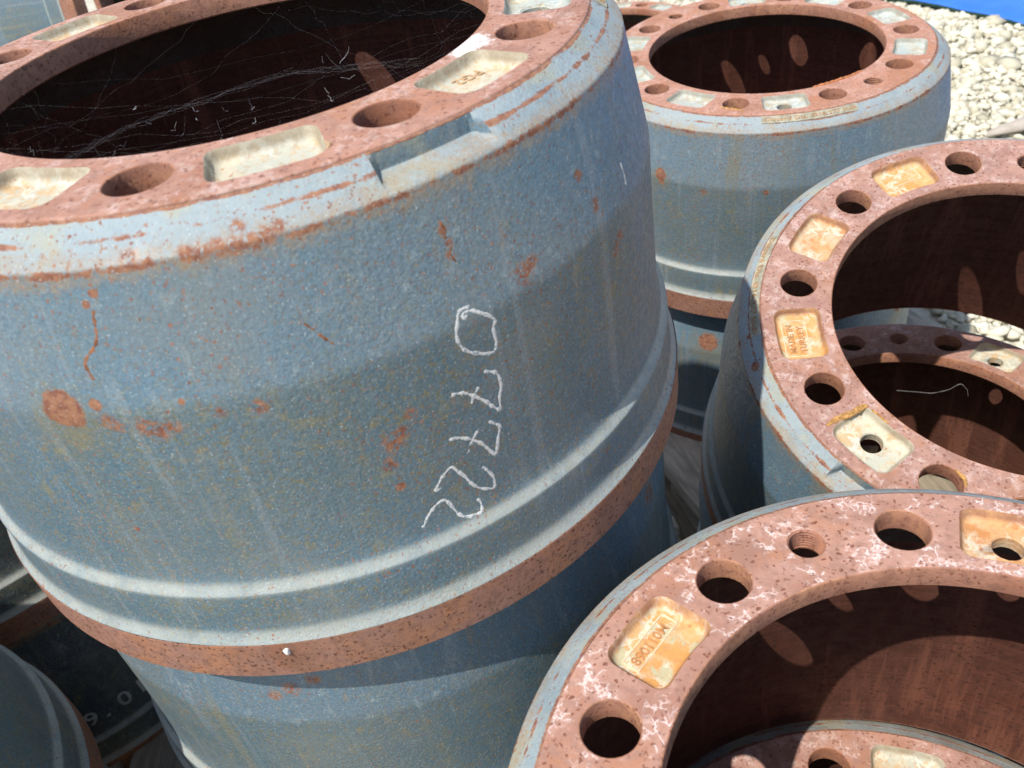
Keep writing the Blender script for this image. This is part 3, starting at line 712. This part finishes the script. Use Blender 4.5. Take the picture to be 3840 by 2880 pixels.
# white handwriting on drum A (theta/height polylines in mm on its flank)
STROKES = [[[69.3,33.7],[68.7,32.9],[69.5,32.2],[72.8,31.8],[78.0,31.3],[82.5,31.3],[87.0,31.7],[90.0,32.3],[93.1,33.4],[95.3,34.3],[96.4,35.4],[93.2,35.9],[89.1,35.9],[84.1,35.9],[81.5,36.3],[77.6,35.7],[74.1,34.7],[71.5,33.9],[70.7,33.1],[71.5,32.5],[72.9,32.7],[72.2,33.1]],
 [[103.7,33.6],[105.3,34.2],[107.5,35.0],[111.4,35.4],[117.0,35.4],[122.4,34.9],[128.5,34.7],[127.3,34.2],[124.1,33.6],[121.8,33.3],[117.7,32.5],[113.1,31.5],[109.8,30.6],[108.5,29.9],[107.6,29.0]],[[110.4,32.5],[112.1,32.1],[114.3,31.6],[117.5,31.2]],
 [[132.0,32.8],[135.4,33.6],[138.6,34.1],[144.3,33.6],[152.7,32.9],[151.3,32.4],[143.3,31.4],[137.9,30.3],[134.4,29.3],[132.1,28.3],[131.1,27.4]],[[133.8,31.2],[137.0,30.4],[140.1,29.8]],[[142.8,29.3],[143.5,29.4]],
 [[156.8,30.6],[157.9,30.9],[159.5,31.1],[161.9,31.4],[166.6,31.8],[172.6,31.6],[171.8,30.8],[168.1,29.6],[163.3,28.8],[156.3,28.1],[150.4,27.3],[147.3,26.8],[149.7,25.7],[153.1,24.9],[157.1,24.2],[157.0,24.9]],
 [[174.0,29.0],[177.5,29.3],[181.2,29.2],[182.6,29.1],[182.4,28.3],[181.7,27.3],[179.2,26.4],[175.1,25.9],[167.8,25.3],[165.0,24.8],[165.8,23.8],[168.4,23.0],[171.5,22.2],[174.3,21.8],[176.5,21.3]],
 [[56,64.3],[62,64.6],[68,64.4]],[[70,64.0],[74,64.8],[80,64.9],[84,64.2]]]
def catmull(P, k=5):
    P = [np.array(p, float) for p in P]; P = [2*P[0]-P[1]]+P+[2*P[-1]-P[-2]]; out = []
    for i in range(1, len(P)-2):
        for j in range(k):
            t = j/k; a, b, c, d = P[i-1:i+3]
            out.append(0.5*((2*b)+(c-a)*t+(2*a-5*b+4*c-d)*t*t+(3*b-a-3*c+d)*t**3))
    out.append(P[-2]); return out
def handwriting(parent, strokes, width, mat, lift=0.06, jitter=0.6):
    V = []; F = []
    for s in strokes:
        pts = [np.array((rad(a)*224.0, h)) for h, a in s]; pts = catmull(pts, 6); n = len(pts); b = len(V)
        for i, p in enumerate(pts):
            d = pts[min(i+1, n-1)]-pts[max(i-1, 0)]; L = np.hypot(*d) or 1; nn = np.array([-d[1], d[0]])/L
            w = width*(1+jitter*(random.random()-0.5)+0.25*math.sin(i*0.7))*(0.55 if i in (0, n-1) else 1)
            for off, up in ((-w/2, -0.10), (-w*0.36, lift), (w*0.36, lift), (w/2, -0.10)):
                q = p+nn*off; h = q[1]; r = PROF_R(h)+0.25*math.sin(3*q[0]/224+rad(20))+0.18*math.sin(7*q[0]/224)+up; a = q[0]/224
                V.append((r*math.cos(a)/1000, r*math.sin(a)/1000, -h/1000))
        for i in range(n-1):
            for k in range(3): F.append((b+i*4+k, b+i*4+k+1, b+(i+1)*4+k+1, b+(i+1)*4+k))
    return mesh_obj("painted_digit", V, F, mat, parent, smooth=60)
for grp in ((0,), (1, 2), (3, 4), (5,), (6,), (7,), (8,)):
    handwriting(A_shell, [STROKES[i] for i in grp], 1.85, M_chalk)

M_run = mat_plain("rust_run", (0.30, 0.125, 0.06), var=0.45, scale=260)
def rust_run(pts, w):
    o = handwriting(A_shell, [[(h, a) for a, h in pts]], w, M_run, 0.03, 1.1); o.name = "rust_run"; o.data.name = "rust_run"
rust_run([(356.2, 29.5), (355.9, 32)]+drip[1:], 1.5)
rust_run([(16.2, 50), (16.6, 52.5), (17.0, 54)], 1.0); rust_run([(17.2, 56), (17.9, 60), (18.4, 62.5)], 1.2)
rust_run([(33.1, 30), (33.4, 34), (33.2, 38)], 1.3); rust_run([(33.6, 41), (33.3, 45), (33.7, 49)], 0.9)
# cobweb strands stretched across the bore of drum A
def cobweb():
    V = []; F = []
    def strand(p0, p1, sag, r, n=10, jit=0.002):
        b = len(V); p0 = np.array(p0); p1 = np.array(p1)
        for i in range(n+1):
            t = i/n; p = p0*(1-t)+p1*t; p[2] -= sag*4*t*(1-t); p += rng.normal(0, jit, 3)*(0 < i < n)
            d = p1-p0; d = d/np.linalg.norm(d); s1 = np.cross(d, (0, 0, 1)); s1 /= np.linalg.norm(s1)+1e-9; s2 = np.cross(d, s1)
            for k in range(3):
                a = 2.1*k; V.append(tuple(p+r*(s1*math.cos(a)+s2*math.sin(a))))
        for i in range(n):
            for k in range(3): F.append((b+i*3+k, b+i*3+(k+1) % 3, b+(i+1)*3+(k+1) % 3, b+(i+1)*3+k))
    def wall(a, z): return (0.1406*math.cos(a), 0.1406*math.sin(a), z)
    for i in range(30):
        a = random.uniform(-1.9, 1.9)+rad(10); b = a+random.uniform(0.6, 2.6)*random.choice((-1, 1))
        strand(wall(a, -random.uniform(0.002, 0.013)), wall(b, -random.uniform(0.002, 0.013)), random.uniform(0.002, 0.03), random.choice((0.000005, 0.000007, 0.000010)), 14, 0.0014)
    W_ = [(0.125, 333), (0.090, 335), (0.065, 348), (0.052, 405), (0.118, 425)]
    pts = [np.array((r*math.cos(rad(a)), r*math.sin(rad(a)), -0.008)) for r, a in W_]
    for k in range(6):
        o_ = rng.normal(0, 0.0022, 3)*(1, 1, 0.5)
        for p, q in zip(pts[:-1], pts[1:]): strand(p+o_*0.6, q+o_*0.6+rng.normal(0, 0.0012, 3), 0.0, 0.000008, 8, 0.0006)
    for i in range(34):                          # caught fluff and broken ends
        a, r = random.uniform(-1.0, 1.9), random.uniform(0.04, 0.13)
        c = np.array((r*math.cos(a), r*math.sin(a), -random.uniform(0.010, 0.035))); s = random.uniform(0.002, 0.006)
        strand(c, c+rng.normal(0, s, 3), 0.001, random.choice((0.00003, 0.00005, 0.00012)), 4, 0.0006)
    o = mesh_obj("cobweb", V, F, M_web); o.matrix_world = MA
    tag(o, "fine cobweb strands stretched across the dark opening of the drum marked 07722", "cobweb")
cobweb()
# dim number painted on F2
def small_text(parent, s, size, th, h, mat, up=0.3):
    V, F = text_geo(s, size, 0.2); W = []
    for x, y, z in V:
        hh = h-y; a = rad(th)+x/224; r = PROF_R(hh)+up+z; W.append((r*math.cos(a)/1000, r*math.sin(a)/1000, -hh/1000))
    return mesh_obj("painted_digit", W, F, mat, parent)
for i_, ch in enumerate("99.01"): small_text(F2_sh, ch, 30, (-1, 4, 9, 13.5, 18.5)[i_], 166, M_dull_paint)

# flakes of scale and casting flash left on the flanges
M_crust = mat_plain("ochre_scale", (0.50, 0.27, 0.09), var=0.4, scale=300, bump=0.7)
M_crust_or = mat_plain("orange_scale", (0.50, 0.19, 0.08), var=0.4, scale=300, bump=0.7)
M_salt = mat_plain("white_spatter", (0.85, 0.83, 0.78))
def crust(root, pts, w, hgt, mat, z0=0.0, name="rust_flake", seed=1):
    """lumpy irregular ridge on the flange; pts are (radius mm, angle deg)"""
    r_ = random.Random(seed); P = catmull([(r*math.cos(rad(a)), r*math.sin(rad(a))) for r, a in pts], 7); n = len(P); V = []; F = []; m = 7
    for i, p in enumerate(P):
        d = P[min(i+1, n-1)]-P[max(i-1, 0)]; d = d/(np.hypot(*d) or 1); nn = np.array([-d[1], d[0]])
        e = math.sin(math.pi*(i+0.3)/(n-0.4))**0.4; ww = w*e*r_.uniform(0.7, 1.25); hh = hgt*e*r_.uniform(0.6, 1.2)
        for k in range(m):
            a = math.pi*k/(m-1); q = p+nn*(math.cos(a)*ww/2+r_.uniform(-.12, .12)*w*0.5)
            V.append((q[0]/1000, q[1]/1000, (z0-0.4+math.sin(a)*hh*r_.uniform(0.8, 1.15)+(0.4 if 0 < k < m-1 else 0))/1000))
    for i in range(n-1):
        for k in range(m-1): F.append((i*m+k, (i+1)*m+k, (i+1)*m+k+1, i*m+k+1))
    return mesh_obj(name, V, F, mat, root, smooth=45)
crust(Cd, [(184.5, 81.2), (175, 80.9), (164, 81.4), (153, 81.4), (149.5, 82.2)], 5.0, 1.6, M_crust, seed=3)
crust(Cd, [(149.4, 83.2), (148.8, 86), (149, 89.5)], 2.2, 0.9, M_crust, seed=4)
crust(Cd, [(153.0, 109.4), (157.0, 112.1), (163.1, 113.2)], 3.0, 1.0, M_crust, seed=5)
crust(B, [(141.2, 104), (141.3, 110), (141.2, 117), (141.4, 124), (141.2, 132)], 3.6, 2.2, M_crust_or, seed=6)
crust(B, [(178, 67), (181, 71.5), (185, 76)], 3.0, 1.0, M_crust, seed=7)
crust(A, [(174.5, 25.6), (178.5, 25.9), (182.4, 25.2)], 2.0, 0.8, M_letter_soft, seed=8)
def spatter():
    bm = bmesh.new(); bmesh.ops.create_icosphere(bm, subdivisions=2, radius=0.0017)
    for v in bm.verts: v.co *= random.uniform(0.8, 1.25); v.co.z *= 1.3
    me = bpy.data.meshes.new("white_spatter"); bm.to_mesh(me); bm.free(); me.materials.append(M_salt)
    o = bpy.data.objects.new("white_spatter", me); C.objects.link(o); o.parent = A; o.location = cyl_pt(235.3, 0.6, 228)
spatter()
def wisp():
    P = catmull([np.array(p, float)/1000 for p in ((20, 84, -9), (40.8, 77.9, -12), (53, 72.1, -12), (61.5, 71.2, -12), (73.9, 71.9, -12), (87.7, 75.4, -11), (90.5, 66.5, -12), (88, 58.1, -14))], 6)
    V = []; F = []; r = 0.00017
    for i, p in enumerate(P):
        for k in range(4):
            a = k*math.pi/2; V.append((p[0]+r*math.cos(a)*0.7, p[1]+r*math.sin(a)*0.7, p[2]+r*math.sin(a)))
    for i in range(len(P)-1):
        for k in range(4): F.append((i*4+k, i*4+(k+1) % 4, (i+1)*4+(k+1) % 4, (i+1)*4+k))
    o = mesh_obj("cobweb_wisp", V, F, M_web_dim); o.matrix_world = pose(403, 598, -657, 0.6, -2.0, 0)
    tag(o, "single curved grey web thread hanging in the dark opening inside the tilted right drum", "cobweb")
wisp()

# ------------------------------------------------------------------ tarpaulin and scrap at top right
def tarp():
    a = Vector((1.522, 2.850)); b = Vector((1.689, 2.494)); d = (b-a).normalized(); n = Vector((-d.y, d.x))
    if n.x < 0: n = -n
    V = []; F = []; nu, nv = 60, 40
    for i in range(nu+1):
        for j in range(nv+1):
            u = -3.0+5.2*i/nu; w = 3.2*(j/nv)**1.4; p = a+d*u+n*w
            if j == 0: p = p+n*(0.012*math.sin(u*9)+0.008*math.sin(u*23))
            z = 0.022+0.012*math.sin(u*6+w*3)*min(1, w*3)+0.02*math.sin(w*5+u)*min(1, w*2)
            V.append((p.x, p.y, z if j else 0.012))
    for i in range(nu):
        for j in range(nv): k = i*(nv+1)+j; F.append((k, k+nv+1, k+nv+2, k+1))
    e = bpy.data.objects.new("blue_tarpaulin", None); C.objects.link(e); e.location = (0, 0, 0)
    tag(e, "bright blue tarpaulin lying on the gravel at the top right corner", "tarpaulin")
    o = mesh_obj("sheet", V, F, M_tarp, e, smooth=50); md = o.modifiers.new("thickness", 'SOLIDIFY'); md.thickness = 0.004; md.offset = 1
    V2 = []; F2 = []
    for i in range(nu+1):
        p = Vector(V[i*(nv+1)])
        for k in range(6):
            t = k*math.pi/3; V2.append((p.x+0.006*math.cos(t)*n.x, p.y+0.006*math.cos(t)*n.y, p.z+0.004+0.006*math.sin(t)))
    for i in range(nu):
        for k in range(6): F2.append((i*6+k, i*6+(k+1) % 6, (i+1)*6+(k+1) % 6, (i+1)*6+k))
    mesh_obj("hem_cord", V2, F2, M_black, e, smooth=60)
tarp()
def scrap():
    n = 12; V = []; F = []
    for i in range(n+1):
        t = i/n; x = 1.235+0.46*t; yc = 1.815+0.03*t; w = 0.012+0.055*math.sin(min(1, t*1.3)*math.pi/2)
        for j, k in enumerate((-1, -0.3, 0.4, 1)): V.append((x+0.02*k, yc+w*k, 0.030+0.022*math.sin(t*2.2)+0.010*(1-k*k)))
    for i in range(n):
        for j in range(3): F.append((i*4+j, (i+1)*4+j, (i+1)*4+j+1, i*4+j+1))
    o = mesh_obj("scrap_board", V, F, M_card, smooth=60); md = o.modifiers.new("thickness", 'SOLIDIFY'); md.thickness = 0.006
    tag(o, "curved grey piece of scrap lying on the gravel at the right edge", "scrap")
scrap()
